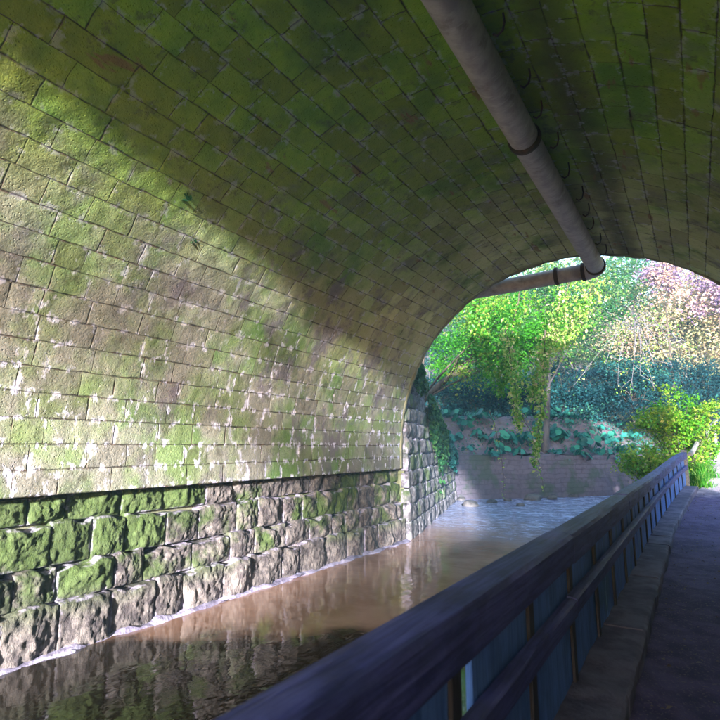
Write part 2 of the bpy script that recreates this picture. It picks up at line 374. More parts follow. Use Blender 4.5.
def section(v):
    """v along the intrados from the left ledge over the crown to the right path edge -> x, z, nx, nz (inward)"""
    v = np.asarray(v, float); a = ZS - LEDGE; L = math.pi * R
    th = np.clip((v - a) / R, 0, math.pi)
    x = CX - R * np.cos(th); z = ZS + R * np.sin(th)
    z = np.where(v < a, LEDGE + v, z); z = np.where(v > a + L, ZS - (v - a - L), z)
    return x, z, np.cos(th), -np.sin(th)

RH = .29; VL = (ZS - LEDGE) + math.pi * R + ZS + .1; NR = int(round(VL / RH)); RH = VL / NR
def build_vault():
    y_end = Y1 - .16
    ncol = int((y_end - Y0) / .04); ys = np.linspace(Y0, y_end, ncol + 1); K = 9
    joints = []
    for r in range(NR):
        j = [Y0 - 1.2 + rng.uniform(0, .8)]
        while j[-1] < y_end + 1: j.append(j[-1] + rng.choice([.34, .42, .5, .57, .7]) * rng.uniform(.93, 1.07))
        joints.append(np.array(j))
    nv = NR * K + 1
    vv = np.arange(nv) / K * RH
    x, z, nx, nz = section(vv)
    YY = np.broadcast_to(ys, (nv, ncol + 1))
    disp = np.zeros((nv, ncol + 1))
    for i in range(nv):
        r = min(i // K, NR - 1); j = joints[r]
        b = np.clip(np.searchsorted(j, ys) - 1, 0, len(j) - 2)
        du = np.minimum(ys - j[b], j[b + 1] - ys); dv = (min(i % K, K - i % K)) / K * RH
        d = np.minimum(du, dv)
        h = _hash(b, np.full_like(b, r), np.full_like(b, 5)); h2 = _hash(b, np.full_like(b, r), np.full_like(b, 9))
        disp[i] = (h - .5) * .007 * np.clip(d / .03, 0, 1) - .003 * (1 - np.clip(d / .03, 0, 1)) + (h2 - .5) * .008 * ((ys - j[b]) / (j[b + 1] - j[b]) - .5)
    P = np.stack([np.broadcast_to(x[:, None], YY.shape), YY, np.broadcast_to(z[:, None], YY.shape)], -1)
    disp = disp + .0065 * fbm(P * 7, 4, .62) + .014 * fbm(P * .9 + 40, 2)
    P = P + disp[..., None] * np.stack([np.broadcast_to(nx[:, None], YY.shape), np.zeros_like(YY), np.broadcast_to(nz[:, None], YY.shape)], -1)
    w = ncol + 1
    ii, jj = np.meshgrid(np.arange(nv - 1), np.arange(ncol), indexing='ij')
    q = np.stack([ii * w + jj, ii * w + jj + 1, (ii + 1) * w + jj + 1, (ii + 1) * w + jj], -1).reshape(-1, 4)
    uvr = np.empty((nv - 1, ncol, 4, 2))
    for r in range(NR):
        U = np.interp(ys, joints[r], np.arange(len(joints[r]))) + 40 * (r % 7)
        for k in range(K):
            i = r * K + k
            uvr[i, :, 0] = np.stack([U[:-1], np.full(ncol, r + k / K)], -1); uvr[i, :, 1] = np.stack([U[1:], np.full(ncol, r + k / K)], -1)
            uvr[i, :, 2] = np.stack([U[1:], np.full(ncol, r + (k + 1) / K)], -1); uvr[i, :, 3] = np.stack([U[:-1], np.full(ncol, r + (k + 1) / K)], -1)
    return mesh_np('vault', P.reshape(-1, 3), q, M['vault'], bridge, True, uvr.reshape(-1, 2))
build_vault()

def rock_courses(name, tops, org, axis, nrm, length, mat, parent, start_proj, batter, top_fn=None, grid=(16, 12), widths=(.45, .95), seed=0, names=None):
    """courses of rock-faced blocks on a vertical plane: org + axis*s + z; tops: course boundaries from the top down"""
    rg = np.random.default_rng(seed); ax = np.array(axis + (0,)); nn = np.array(nrm + (0,)); outs = []
    for c in range(len(tops) - 1):
        zt, zb = tops[c], tops[c + 1]; s = -rg.uniform(0, .4); Vs = []; Fs = []; rn = []; ed = []; base = 0
        proj = start_proj + batter * c
        while s < length:
            w = rg.uniform(*widths); s1 = min(s + w, length); s0 = max(s, 0); s += w
            if s1 - s0 < .12: continue
            top = zt if top_fn is None else min(zt, top_fn((s0 + s1) / 2))
            if top - zb < .1: continue
            gw, gh = grid; a = np.linspace(0, 1, gw); b = np.linspace(0, 1, gh); A, B = np.meshgrid(a, b)
            g = .008; SS = s0 + g + (s1 - s0 - 2 * g) * A; ZZ = zb + g + (top - zb - 2 * g) * B
            e = np.minimum(np.minimum(A, 1 - A) * (s1 - s0), np.minimum(B, 1 - B) * (top - zb))
            q = rg.uniform(0, 100, 3); P0 = np.stack([SS, ZZ, np.zeros_like(SS)], -1)
            e = e + .03 * vnoise(P0 * 9 + q) * np.clip(e / .03, 0, 1); bul = np.clip(e / .06, 0, 1) ** .5; H = rg.uniform(.05, .11)
            # a few big broken facets plus grain
            fac = np.full(SS.shape, 9.)
            for t in range(8):
                n = rg.normal(size=2) * np.array([1.1, .7]); fac = np.minimum(fac, rg.uniform(.75, 1.4) + n[0] * (A - .5) * (s1 - s0) / .5 + n[1] * (B - .5))
            dsp = bul * H * np.clip(fac, .15, 1.3) + .021 * fbm(P0 * np.array([13, 8, 13]) + q, 5, .7) * (.4 + .6 * bul)
            jag = .05 * vnoise(np.stack([SS * 6 + q[0], ZZ * 0, ZZ * 0], -1)) * np.clip(B * 3 - 2, 0, 1)
            edg = 1 - np.clip(e / .06, 0, 1)
            pts = np.array(org)[None, None] + SS[..., None] * ax + (proj + dsp)[..., None] * nn; pts[..., 2] = ZZ + jag
            # rim back to the wall so joints are real grooves and the tops are ledges
            rim_idx = [(0, i) for i in range(gw)] + [(j, gw - 1) for j in range(1, gh)] + [(gh - 1, i) for i in range(gw - 2, -1, -1)] + [(j, 0) for j in range(gh - 2, 0, -1)]
            rim = np.array([pts[j, i] for j, i in rim_idx]); back = rim - nn * (proj + .12)
            bq = np.array(org) @ nn; cur = rim @ nn; back = rim - (cur - bq + .10)[:, None] * nn
            n0 = gw * gh; nr = len(rim_idx)
            fl = [(j * gw + i, j * gw + i + 1, (j + 1) * gw + i + 1, (j + 1) * gw + i) for j in range(gh - 1) for i in range(gw - 1)]
            ri = [j * gw + i for j, i in rim_idx]
            fl += [(ri[k], n0 + k, n0 + (k + 1) % nr, ri[(k + 1) % nr]) for k in range(nr)]
            Vs.append(pts.reshape(-1, 3)); Vs.append(back); Fs.append(np.array(fl) + base); base += n0 + nr
            rv = rg.uniform(); rn.append(np.full(n0 + nr, rv)); ed.append(np.concatenate([edg.ravel(), np.ones(nr)]))
        if Vs:
            outs.append(mesh_np(name, np.concatenate(Vs), np.concatenate(Fs), mat, parent, False, None, {'rnd': np.concatenate(rn), 'edge': np.concatenate(ed)}))
    return outs

rock_courses('rock_faced_course', [LEDGE, .75, .27, -.12, WZ - .1], (-6.58, Y0, 0), (0, 1), (1, 0), Y1 - Y0 + .06, M['rock'], bridge, -.03, .10, seed=4, grid=(34, 26), widths=(.42, .82))
# backing of the courses and a lime crusted footing at the waterline
MB().box((-7.1, Y0, -1.6), (-6.68, Y1 - .01, LEDGE + .02)).build('wall_core', M['side'], bridge)
def footing():
    n = 160; ys = np.linspace(Y0, Y1 - .05, n); prof = [(-6.5, WZ + .05), (-6.22, WZ + .03), (-6.165, WZ + .004), (-6.15, WZ - .4)]
    V = []
    for y in ys:
        for k, (x, z) in enumerate(prof):
            q = np.array([[y * 2.5, k * 3.1, 0.]]); V.append((x + (.07 * fbm(q, 5, .65)[0] if k else 0), y, z + .03 * fbm(q * 2.5 + 9, 4)[0]))
    m = len(prof); Fq = [(i * m + k, i * m + k + 1, (i + 1) * m + k + 1, (i + 1) * m + k) for i in range(n - 1) for k in range(m - 1)]
    mesh_np('footing', np.array(V), np.array(Fq), M['footing'], bridge, True)
footing()
MB().box((2.14, Y0, -.3), (2.7, Y1 - .01, ZS)).build('side_wall', M['side'], bridge)

def ring_part():
    V = []; Fs = []; n = 96
    prof = [(R + .035, Y1 - .17), (R - .012, Y1 - .15), (R - .012, Y1 - .03), (R + .05, Y1 + .05), (R + .55, Y1 + .05), (R + .55, Y1 - .05)]
    pts = [(-2.2, None)]
    for i in range(n + 1):
        th = math.pi * i / n; stone = int(i / 3)
        dr = .012 * math.sin(stone * 12.9898 * 3) ; cut = .014 if i % 3 == 0 else 0
        for r, y in prof: V.append((CX - (r + dr + cut) * math.cos(th), y - cut * .5, ZS + (r + dr + cut) * math.sin(th)))
    # jambs straight down to the ledge
    m = len(prof)
    top_first = [V[k] for k in range(m)]; top_last = [V[-m + k] for k in range(m)]
    V = [(a, b, LEDGE + .02) for a, b, c in top_first] + V + [(a, b, -.1) for a, b, c in top_last]
    Fq = [(i * m + k, i * m + k + 1, (i + 1) * m + k + 1, (i + 1) * m + k) for i in range(n + 2) for k in range(m - 1)]
    mesh_np('arch_ring', np.array(V), np.array(Fq), M['ring'], bridge)
ring_part()

TOP = 6.5; XL, XR = -16.0, 2.95
def facade(y, name, r):
    n = 64; V = []; Fq = []
    arch = [(CX - r, -1.6)] + [(CX - r * math.cos(math.pi * i / n), ZS + r * math.sin(math.pi * i / n)) for i in range(n + 1)] + [(CX + r, -1.6)]
    out = []
    for k, (x, z) in enumerate(arch):
        if k == 0: out.append((XL, -1.6))
        elif k == len(arch) - 1: out.append((XR, -1.6))
        else:
            f = (k - 1) / n
            if f < .25: out.append((XL, ZS + (TOP - ZS) * f / .25))
            elif f > .75: out.append((XR, ZS + (TOP - ZS) * (1 - f) / .25))
            else: out.append((XL + (XR - XL) * (f - .25) / .5, TOP))
    V = [(x, y, z) for x, z in arch] + [(x, y, z) for x, z in out]; m = len(arch)
    Fq = [(k, k + 1, m + k + 1, m + k) for k in range(m - 1)]
    return mesh_np(name, np.array(V), np.array(Fq), M['facade'], bridge)
facade(Y0, 'facade', R + .02); facade(Y1, 'facade', R + .3)
d = MB(); d.box((XL, Y0 + .004, TOP - .1), (XR, Y1 - .004, TOP + .02)); d.box((XR - .3, Y0 + .01, -1), (XR + .01, Y1 - .01, TOP - .11)); d.box((XL, Y0 + .01, -1), (XL + .3, Y1 - .01, TOP - .11))
d.build('deck', M['facade'], bridge)
# added unseen wall by the near mouth, keeps low sun off the fence
MB().box((1.75, -16, -.3), (2.14, Y0 - .01, 2.3)).build('wing_wall', M['side'], bridge)  # added unseen wall that shades the fence, not a real wing wall
# two little ferns rooted in the joints
def leafquads(C, size, n_out=None, up=.4, rg=rng, droop=0., aspect=1.7, rnd=None):
    """folded leaves: C (n,3) -> V, quads (two per leaf sharing the midrib), rnd"""
    n = len(C); C = np.asarray(C)
    nr = rg.normal(size=(n, 3)); nr[:, 2] = np.abs(nr[:, 2]) + up
    if n_out is not None: nr = nr + n_out
    nr /= np.linalg.norm(nr, axis=1)[:, None]
    t = rg.normal(size=(n, 3)); t[:, 2] -= droop; t -= nr * (t * nr).sum(1)[:, None]; t /= np.linalg.norm(t, axis=1)[:, None] + 1e-9
    s = np.cross(nr, t); L = (size * (.45 + 1.1 * rg.uniform(0, 1, n) ** 1.6))[:, None]; W = L / aspect
    fold = nr * W * .25
    a = C - t * L * .5; b = C + t * L * .5; m = C
    l = C + s * W * .5 + fold + t * L * .05; r_ = C - s * W * .5 + fold + t * L * .05
    V = np.stack([a, l, b, r_], 1).reshape(-1, 3)
    i = np.arange(n) * 4
    Fq = np.stack([np.stack([i, i + 3, i + 2], 1), np.stack([i, i + 2, i + 1], 1)], 1).reshape(-1, 3)
    rv = np.repeat(np.clip(rg.uniform(0, 1, n) if rnd is None else rnd, 0, 1), 4)
    return V, Fq, rv

def leaves_obj(name, C, size, mat, parent=None, **kw):
    V, Fq, rv = leafquads(C, size, **kw)
    return mesh_np(name, V, Fq, mat, parent, False, None, {'rnd': rv})

# ------------------------------------------------------------------ drain pipe
PX, PZ, PR = -1.53, EYE + 3.94, .18; PYE = 12.36
pipe = empty('drain_pipe', (PX, Y1, PZ), 'thick grey drain pipe slung under the tunnel crown', 'pipe')
def pipe_obj(name, pts, r, mat, n=28): return MB().tube(pts, r, n).build(name, mat, pipe, True)
pipe_obj('pipe_run', [(PX, y, PZ) for y in np.linspace(-3.6, PYE - .3, 30)], PR, M['pipe'])
el = [(PX + .0 - .26 * (1 - math.cos(a)), PYE - .3 + .26 * math.sin(a), PZ) for a in np.linspace(0, math.pi / 2, 9)]
pipe_obj('elbow', el, PR + .018, M['pipe'])
ex, ey = el[-1][0], el[-1][1]
pipe_obj('cross_run', [(ex - t, ey + .02 * t, PZ - .012 * t) for t in np.linspace(0, 5.5, 12)], PR, M['pipe'])
for yy in (1.2, 6.35, PYE - .32):
    MB().tube([(PX, yy - .05, PZ), (PX, yy - .035, PZ), (PX, yy + .035, PZ), (PX, yy + .05, PZ)], [PR + .004, PR + .03, PR + .03, PR + .004], 28).build('collar', M['iron'], pipe, True)
for t in (.03, .62):
    MB().tube([(ex - t + .045, ey, PZ), (ex - t + .03, ey, PZ), (ex - t - .03, ey, PZ), (ex - t - .045, ey, PZ)], [PR + .012, PR + .032, PR + .032, PR + .012], 28).build('collar', M['iron'], pipe, True)
for k in range(13):
    y = 2.2 + k * .76 + random.uniform(-.12, .12); x = PX + .33 + random.uniform(-.02, .03)
    zt = ZS + math.sqrt(R * R - (x - CX) ** 2)
    MB().tube([(x, y, zt + .03), (x + .01, y, zt - .10), (x - .01, y - .01, zt - .19), (x - .06, y - .01, zt - .22), (x - .10, y, zt - .18)], .011, 6).build('hook', M['iron'], pipe, True)

# ------------------------------------------------------------------ path line, ground
def smooth(t): t = np.clip(t, 0, 1); return t * t * (3 - 2 * t)
def path_z(y):
    y = np.asarray(y, float); return np.where(y < 19, .42 * smooth((y - 10.5) / 10) , 0) + np.where(y >= 19, .42 * smooth((np.minimum(y, 20.5) - 10.5) / 10) + .098 * np.maximum(y - 19, 0) * smooth((y - 19) / 3), 0)
def path_l(y):
    y = np.asarray(y, float); return -.51 + .036 * np.maximum(y - 11.5, 0) ** 1.25

BANK = np.array([(-6.45, -80), (-6.45, 12.0), (-7.75, 16.5), (-9.35, 22.0), (-8.8, 23.0), (-6.6, 24.9), (-4.2, 27.6), (-2.7, 31.0), (-1.6, 36.0), (-.6, 42.0), (0.8, 60), (5, 120)], float)
def bank_dist(P):
    """signed distance to the left bank line, positive on the land side"""
    best = np.full(len(P), 1e9); sg = np.zeros(len(P))
    for a, b in zip(BANK[:-1], BANK[1:]):
        ab = b - a; t = np.clip(((P - a) @ ab) / (ab @ ab), 0, 1); c = a + t[:, None] * ab; dd = np.linalg.norm(P - c, axis=1)
        cr = ab[0] * (P[:, 1] - a[1]) - ab[1] * (P[:, 0] - a[0])
        up = dd < best; best = np.where(up, dd, best); sg = np.where(up, np.sign(cr), sg)
    return best * sg

def ground():
    def ax(lo, f0, f1, hi, fine):
        c0 = f0 - np.geomspace(.5, f0 - lo, 22)[::-1]; c1 = f1 + np.geomspace(.5, hi - f1, 22)
        return np.concatenate([c0, np.arange(f0, f1 + 1e-6, fine), c1])
    xs = ax(-150, -24, 12, 150, .4); ys = ax(-120, -6, 60, 150, .4)
    X, Y = np.meshgrid(xs, ys); P = np.stack([X.ravel(), Y.ravel()], 1); x, y = P.T
    d_ = bank_dist(P); hill = np.clip((np.hypot(x + 2, y - 10) - 46) / 110, 0, 1) * 38
    left = 3.2 + .06 * np.clip(d_ - 5, 0, 60) + .35 * fbm(np.stack([x * .15, y * .15, x * 0], 1), 3) * np.clip((d_ - 5) / 4, 0, 1)
    left = -1.4 + (left + 1.4) * smooth((d_ - 1.6) / 2.4)
    pl = path_l(y); right = path_z(y) - .06 + .08 * np.clip(x - pl - 3.2, 0, 12)
    right = np.where(x < pl - .25, -1.4, right)
    z = np.where(d_ > 0, left, right)
    inb = (y > Y0 - .5) & (y < Y1 + .3) & (x > 2.4) & (x < XR + .4); z = np.where(inb, -.1, z)
    tun = (y > Y0 - .3) & (y < Y1 + .3) & (x < -6) & (x > XL); z = np.where(tun, -1.4, z)
    z = z + np.where((x > 12) | (x < -24) | (y > 50), hill, 0) * np.where(y > -5, 1, 0)
    z = np.where((x < -6.0) & (y < Y0), np.minimum(z, 1.2), z)
    w = len(xs); ii, jj = np.meshgrid(np.arange(len(ys) - 1), np.arange(w - 1), indexing='ij')
    q = np.stack([ii * w + jj, ii * w + jj + 1, (ii + 1) * w + jj + 1, (ii + 1) * w + jj], -1).reshape(-1, 4)
    tag(mesh_np('ground', np.stack([x, y, z], 1), q, M['ground'], None, True), kind='structure')
ground()

def strip(name, rows, mat, smooth_=True, **kw):
    """rows: list of equal length point lists"""
    m = len(rows[0]); V = np.array([p for r in rows for p in r], float)
    Fq = np.array([(i * m + k, i * m + k + 1, (i + 1) * m + k + 1, (i + 1) * m + k) for i in range(len(rows) - 1) for k in range(m - 1)])
    return mesh_np(name, V, Fq, mat, None, smooth_, **kw)

ysp = np.arange(-14, 60.01, .14); rows = []
for y in ysp:
    l = float(path_l(y)); z = float(path_z(y)); ts = np.linspace(0, 2.62, 18)
    pts = np.stack([l + .0 + ts, np.full(18, y), np.zeros(18)], 1); zz = z + .022 * fbm(pts * 1.6, 4) - .03 * (1 - ((ts - 1.3) / 1.3) ** 2) * 0
    rows.append([(a, y, b) for a, b in zip(pts[:, 0], zz)])
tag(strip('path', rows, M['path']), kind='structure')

# water: a sheet across the channel
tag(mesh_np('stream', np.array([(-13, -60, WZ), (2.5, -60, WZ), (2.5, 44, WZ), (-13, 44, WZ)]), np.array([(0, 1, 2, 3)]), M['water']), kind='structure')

# ------------------------------------------------------------------ kerb, fence
def kerb():
    b = MB(); y = -3.0
    V = []
    while y < 18.6:
        L = random.uniform(.8, 1.5); y1 = min(y + L, 18.7); ym = (y + y1) / 2
        x = float(path_l(ym)); z = float(path_z(ym)); s = float(path_l(y1) - path_l(y)); h = .14 + random.uniform(-.006, .006); dx = random.uniform(-.008, .008)
        vs = []
        for t in np.linspace(0, 1, 6):
            yy = y + .004 + (y1 - y - .008) * t; xx = x + s * (t - .5) + dx + random.uniform(-.008, .008); zz = float(path_z(yy))
            hh = h + random.uniform(-.012, .012)
            sec = [(-.50, -.75), (.0, -.2), (.012, hh - .025), (-.006 + random.uniform(-.014, .006), hh - .004), (-.04, hh), (-.25, hh + random.uniform(-.008, .008)), (-.46, hh), (-.50, hh - .04)]
            vs += [(xx + a, yy, zz + c) for a, c in sec]
        n = 8; fs = [(i * n + k, (i + 1) * n + k, (i + 1) * n + (k + 1) % n, i * n + (k + 1) % n) for i in range(5) for k in range(n)] + [tuple(range(n)), tuple(reversed(range(5 * n, 6 * n)))]
        b.add(vs, fs); y = y1
    tag(b.build('stone_kerb', M['kerb'], None, False, .004), 'worn stone kerb carrying the timber fence along the path edge', 'kerb')
kerb()
q_ = MB(); q_.box((-1.03, -14, -1.5), (-.96, 13, .04)); tag(q_.build('quay_wall', M['side']), 'low stone wall holding the path above the stream', 'wall')

FE = 19.0
def fx(y): return float(path_l(y)) - .22      # front face of the rails
def fz(y): return float(path_z(y))
fence = empty('timber_fence', (fx(0), 0, 0), 'dark weathered timber board fence between path and stream', 'fence')
def rail(name, sec, y0, y1, zoff, mat, wob=.006, parent=fence, seed=0):
    rg = np.random.default_rng(seed); fr = []
    n = max(2, int((y1 - y0) / .15)); b = MB(); m = len(sec); vs = []
    q = rg.uniform(0, 50)
    for y in np.linspace(y0, y1, n):
        for k, (dx, dz) in enumerate(sec):
            w1 = vnoise(np.array([[y * 1.7 + q, k * 5.3, 0.]]))[0] * wob + vnoise(np.array([[y * 6 + q, k * 5.3, 3.]]))[0] * wob * .6
            vs.append((fx(y) + dx + w1, y, fz(y) + zoff + dz + w1 * .7))
    fs = [(i * m + k, (i + 1) * m + k, (i + 1) * m + (k + 1) % m, i * m + (k + 1) % m) for i in range(n - 1) for k in range(m)] + [tuple(range(m)), tuple(reversed([(n - 1) * m + k for k in range(m)]))]
    b.add(vs, fs); return b.build(name, mat, parent, False)
cap = [(0, -.185), (.006, -.10), (.005, -.030), (-.010, -.006), (-.05, .0), (-.085, .003), (-.13, 0), (-.160, -.006), (-.168, -.03), (-.165, -.185)]
ends = [-2.6, .4, 3.7, 7.0, 10.3, 13.6, 16.4, FE]
for k, (a, b) in enumerate(zip(ends[:-1], ends[1:])):
    rail('top_rail', cap, a + .004, b - .004, 1.10 + random.uniform(-.006, .006), M['rail'], .007, seed=k)
mid = [(0, -.10), (.003, -.012), (-.006, -.002), (-.03, .002), (-.062, .002), (-.062, -.10)]
for k, (a, b) in enumerate(zip(ends[:-1], ends[1:])):
    rail('mid_rail', mid, a + .006, b - .006, .70 + random.uniform(-.006, .006), M['rail'], .005, seed=30 + k)
def upright(name, y, w, off, t, lo, hi, mat, bev):
    x = fx(y + w / 2) + off; z = fz(y + w / 2); s_ = (fx(y + w) - fx(y)); b = MB()
    b.add([(x - t - s_ / 2, y, z + lo), (x - s_ / 2, y, z + lo), (x + s_ / 2, y + w, z + lo), (x - t + s_ / 2, y + w, z + lo), (x - t - s_ / 2, y, z + hi), (x - s_ / 2, y, z + hi), (x + s_ / 2, y + w, z + hi), (x - t + s_ / 2, y + w, z + hi)],
          [(0, 3, 2, 1), (4, 5, 6, 7), (0, 1, 5, 4), (1, 2, 6, 5), (2, 3, 7, 6), (3, 0, 4, 7)])
    return b.build(name, mat, fence, False, bev)
y = -2.55 - .01; k = 0; PSTEP = 1.0
while y < FE - .3:
    w = .497; gap = .003
    if 1.7 < y < 2.4:
        y += .14; w -= .14
    upright('board', y, w, -.085 + random.uniform(-.004, .004), .03, .11 + random.uniform(-.01, .02), .925, M['board'], .004); y += w + gap; k += 1
y = -3.16
while y < FE - .3:
    upright('post', y, .085, -.0635, .0195, .115, .915, M['post'], .003); y += PSTEP
y = FE + .07
MB().box((fx(y) - .16, y - .07, fz(y) - .2), (fx(y) + .0, y + .07, fz(y) + 1.16), .006).build('post', M['greyrail'], fence, False, .01)

# second, silvery handrail climbing beside the ramp
hr = empty('handrail', (fx(19.6), 19.6, fz(19.6)), 'pale silvery timber handrail climbing beside the ramp behind the bush', 'handrail')
hp = [(fx(t) + .04 + .02 * (t - 19.4), t, fz(t) + 1.02 + .04 * (t - 19.4)) for t in np.linspace(19.35, 30, 16)]
b = MB(); b.sweep([(-.06, -.05), (-.06, .03), (-.03, .05), (.03, .05), (.06, .03), (.06, -.05)], hp); b.build('rail', M['greyrail'], hr)
for t in hp[5::4]: MB().box((t[0] - .05, t[1] - .05, fz(t[1]) - .1), (t[0] + .05, t[1] + .05, t[2] - .052)).build('post', M['greyrail'], hr, False, .006)

# ------------------------------------------------------------------ far wing wall and bank
wx, wy = BANK[1] + np.array([.1, .06]); ang = math.atan2(BANK[3][0] - BANK[1][0], BANK[3][1] - BANK[1][1])
wlen = math.hypot(*(BANK[3] - BANK[1]))
wing = empty('wing_wall', (wx, wy, 0), 'rough rock-faced stone wall splayed out beyond the tunnel mouth', 'wall')
axv = (math.sin(ang), math.cos(ang)); nrv = (math.cos(ang), -math.sin(ang))
def wing_top(s): return 4.4 - 3.3 * min(1, s / wlen) ** .8
wt = [4.4 - .42 * i for i in range(12)] + [WZ - .15]
rock_courses('rock_faced_course', wt, (wx, wy, 0), axv, nrv, wlen, M['wing'], wing, -.02, .014, wing_top, (24, 14), (.75, 1.5), 9)
b = MB(); n = 14; vs = []
for i in range(n):
    s = wlen * i / (n - 1); t = wing_top(s) - .02
    for (o, z) in ((-.03, -1.5), (-.03, t), (-.7, t), (-.7, -1.5)): vs.append((wx + axv[0] * s + nrv[0] * o, wy + .02 + axv[1] * s + nrv[1] * o, z))
b.add(vs, [(i * 4 + k, i * 4 + (k + 1) % 4, (i + 1) * 4 + (k + 1) % 4, (i + 1) * 4 + k) for i in range(n - 1) for k in range(4)] + [(0, 3, 2, 1), tuple((n - 1) * 4 + k for k in range(4))])
b.build('core', M['side'], wing)

def resample(P, step):
    P = np.asarray(P, float); seg = np.linalg.norm(np.diff(P, axis=0), axis=1); s = np.concatenate([[0], np.cumsum(seg)]); t = np.arange(0, s[-1], step)
    return np.stack([np.interp(t, s, P[:, k]) for k in range(P.shape[1])], 1)
bl = resample(BANK[3:11], .22)
for _ in range(6): bl[1:-1] = (bl[:-2] + bl[1:-1] * 2 + bl[2:]) / 4
tn = np.gradient(bl, axis=0); tn /= np.linalg.norm(tn, axis=1)[:, None]; nl = np.stack([-tn[:, 1], tn[:, 0]], 1)   # towards the land
BW_TOP = 1.30
rows = []
for (x, y), (a, c) in zip(bl, nl):
    zt = BW_TOP + .10 * vnoise(np.array([[x * .9, y * .9, 2.]]))[0]
    prof = [(-.28, WZ - .5), (-.25, WZ + .05), (-.12, .1), (-.03, zt - .08), (.02, zt), (.5, zt + .02), (.5, -1.2)]
    rows.append([(x + a * o + .05 * vnoise(np.array([[x * 2, y * 2, z * 3]]))[0], y + c * o, z) for o, z in prof])
tag(strip('bank_wall', rows, M['bankwall']), 'low battered stone wall along the far bank of the stream', 'wall')
def bank_h(o): return 1.27 + 1.98 * smooth((o - .25) / 2.9) * (1 if o < 3.2 else 1) 
rows = []
offs = np.concatenate([np.linspace(.12, 3.2, 22), np.linspace(3.6, 7, 6)])
for (x, y), (a, c) in zip(bl, nl):
    P = np.stack([x + a * offs, y + c * offs, offs], 1)
    z = np.array([float(bank_h(o)) for o in offs]) + .10 * fbm(P * 1.1, 4) + .05 * fbm(P * 4.5, 3)
    rows.append([(p[0], p[1], zz) for p, zz in zip(P, z)])
tag(strip('earth_bank', rows, M['earth']), kind='structure')

# stones in the riffle
def rock_mesh(r, seed):
    rg = np.random.default_rng(seed); n, m = 12, 8; V = []
    for j in range(m + 1):
        for i in range(n):
            t = math.pi * j / m; p = 2 * math.pi * i / n; d_ = np.array([math.sin(t) * math.cos(p), math.sin(t) * math.sin(p), math.cos(t)])
            k = r * (1 + .35 * fbm((d_ * 1.5 + seed * 3.1)[None], 3)[0]); V.append(d_ * k * np.array([1.25, .95, .6]))
    Fq = [(j * n + i, j * n + (i + 1) % n, (j + 1) * n + (i + 1) % n, (j + 1) * n + i) for j in range(m) for i in range(n)]
    return np.array(V), np.array(Fq)
rk = [(470, 506, .30), (492, 503, .22), (508, 501, .16), (533, 500, .34), (552, 499, .26), (572, 497, .22), (448, 503, .28), (590, 496, .18), (520, 506, .15), (461, 500, .2)]
for i, (u, v, r) in enumerate(rk):
    k = at(u, v, 10.); f = (WZ - EYE) / (k.z - EYE); V, Fq = rock_mesh(r, i + 1)
    o = mesh_np('river_rock', V, Fq, M['boulder'], None, True); o.location = (k.x * f, 10 * f, WZ + r * .12); o.rotation_euler.z = i * 1.3
    tag(o, 'dark wet rock breaking the riffle below the far bank', 'rock', 'rocks in the riffle')

# ------------------------------------------------------------------ plants
def curve(a, b, sag=0., side=0., n=7, rg=random):
    a, b = Vector(a), Vector(b); m = (a + b) / 2 + Vector((rg.uniform(-1, 1) * side, rg.uniform(-1, 1) * side, sag))
    return [a * (1 - t) ** 2 + m * 2 * t * (1 - t) + b * t * t for t in [k / (n - 1) for k in range(n)]]

def tree(name, label, cat, base, crown, rad, nclump, nleaf, lsize, lmat, tr=.2, clump=(1.0, .55), bark='bark', group=None, seed=1, flat=.75, trunk_to=None, limb=True, droop=.3, nlimb=46):
    rg = np.random.default_rng(seed); base = Vector(base); crown = Vector(crown)
    root = empty(name, base, label, cat, group)
    top = Vector(trunk_to) if trunk_to else base + (crown - base) * .8
    C = []
    while len(C) < nclump:
        p = rg.uniform(-1, 1, 3); l = np.linalg.norm(p)
        if l > 1 or l < .25: continue
        # uneven outline
        s = .78 + .32 * vnoise((p * 1.7 + seed)[None])[0]
        C.append(np.array(crown) + p * np.array(rad) * s)
    C = np.array(C)
    b = MB(); tp = curve(base - Vector((0, 0, .3)), top, 0, .25 * tr / .2, 9); b.tube(tp, [tr * (1.25 if k == 0 else 1 - .65 * k / 8) for k in range(9)], 10)
    b.build('trunk', M[bark], root, True)
    if limb:
        b = MB()
        for c in C[:min(len(C), nlimb)]:
            s = tp[random.randint(3, 8)]; b.tube(curve(s, c, .25, .35, 7), [tr * .28 * (1 - .85 * k / 6) for k in range(7)], 5, False)
        b.build('branches', M[bark], root, True)
    P = []; rv = []
    for c in C:
        n = max(6, int(nleaf / nclump * rg.uniform(.5, 1.5))); k = rg.uniform(.6, 1.25)
        q = rg.normal(size=(n, 3)) * np.array([clump[0], clump[0], clump[1]]) * .5 * k; q[:, 2] -= droop * (q[:, 0] ** 2 + q[:, 1] ** 2)
        P.append(c + q); rv.append(np.clip(rg.uniform(0, 1) ** 1.3 * .78 + rg.uniform(0, .24, n), 0, 1))
    P = np.concatenate(P); rv = np.concatenate(rv)
    leaves_obj('crown', P, lsize, lmat, root, rg=rg, rnd=rv, droop=.4)
    return root

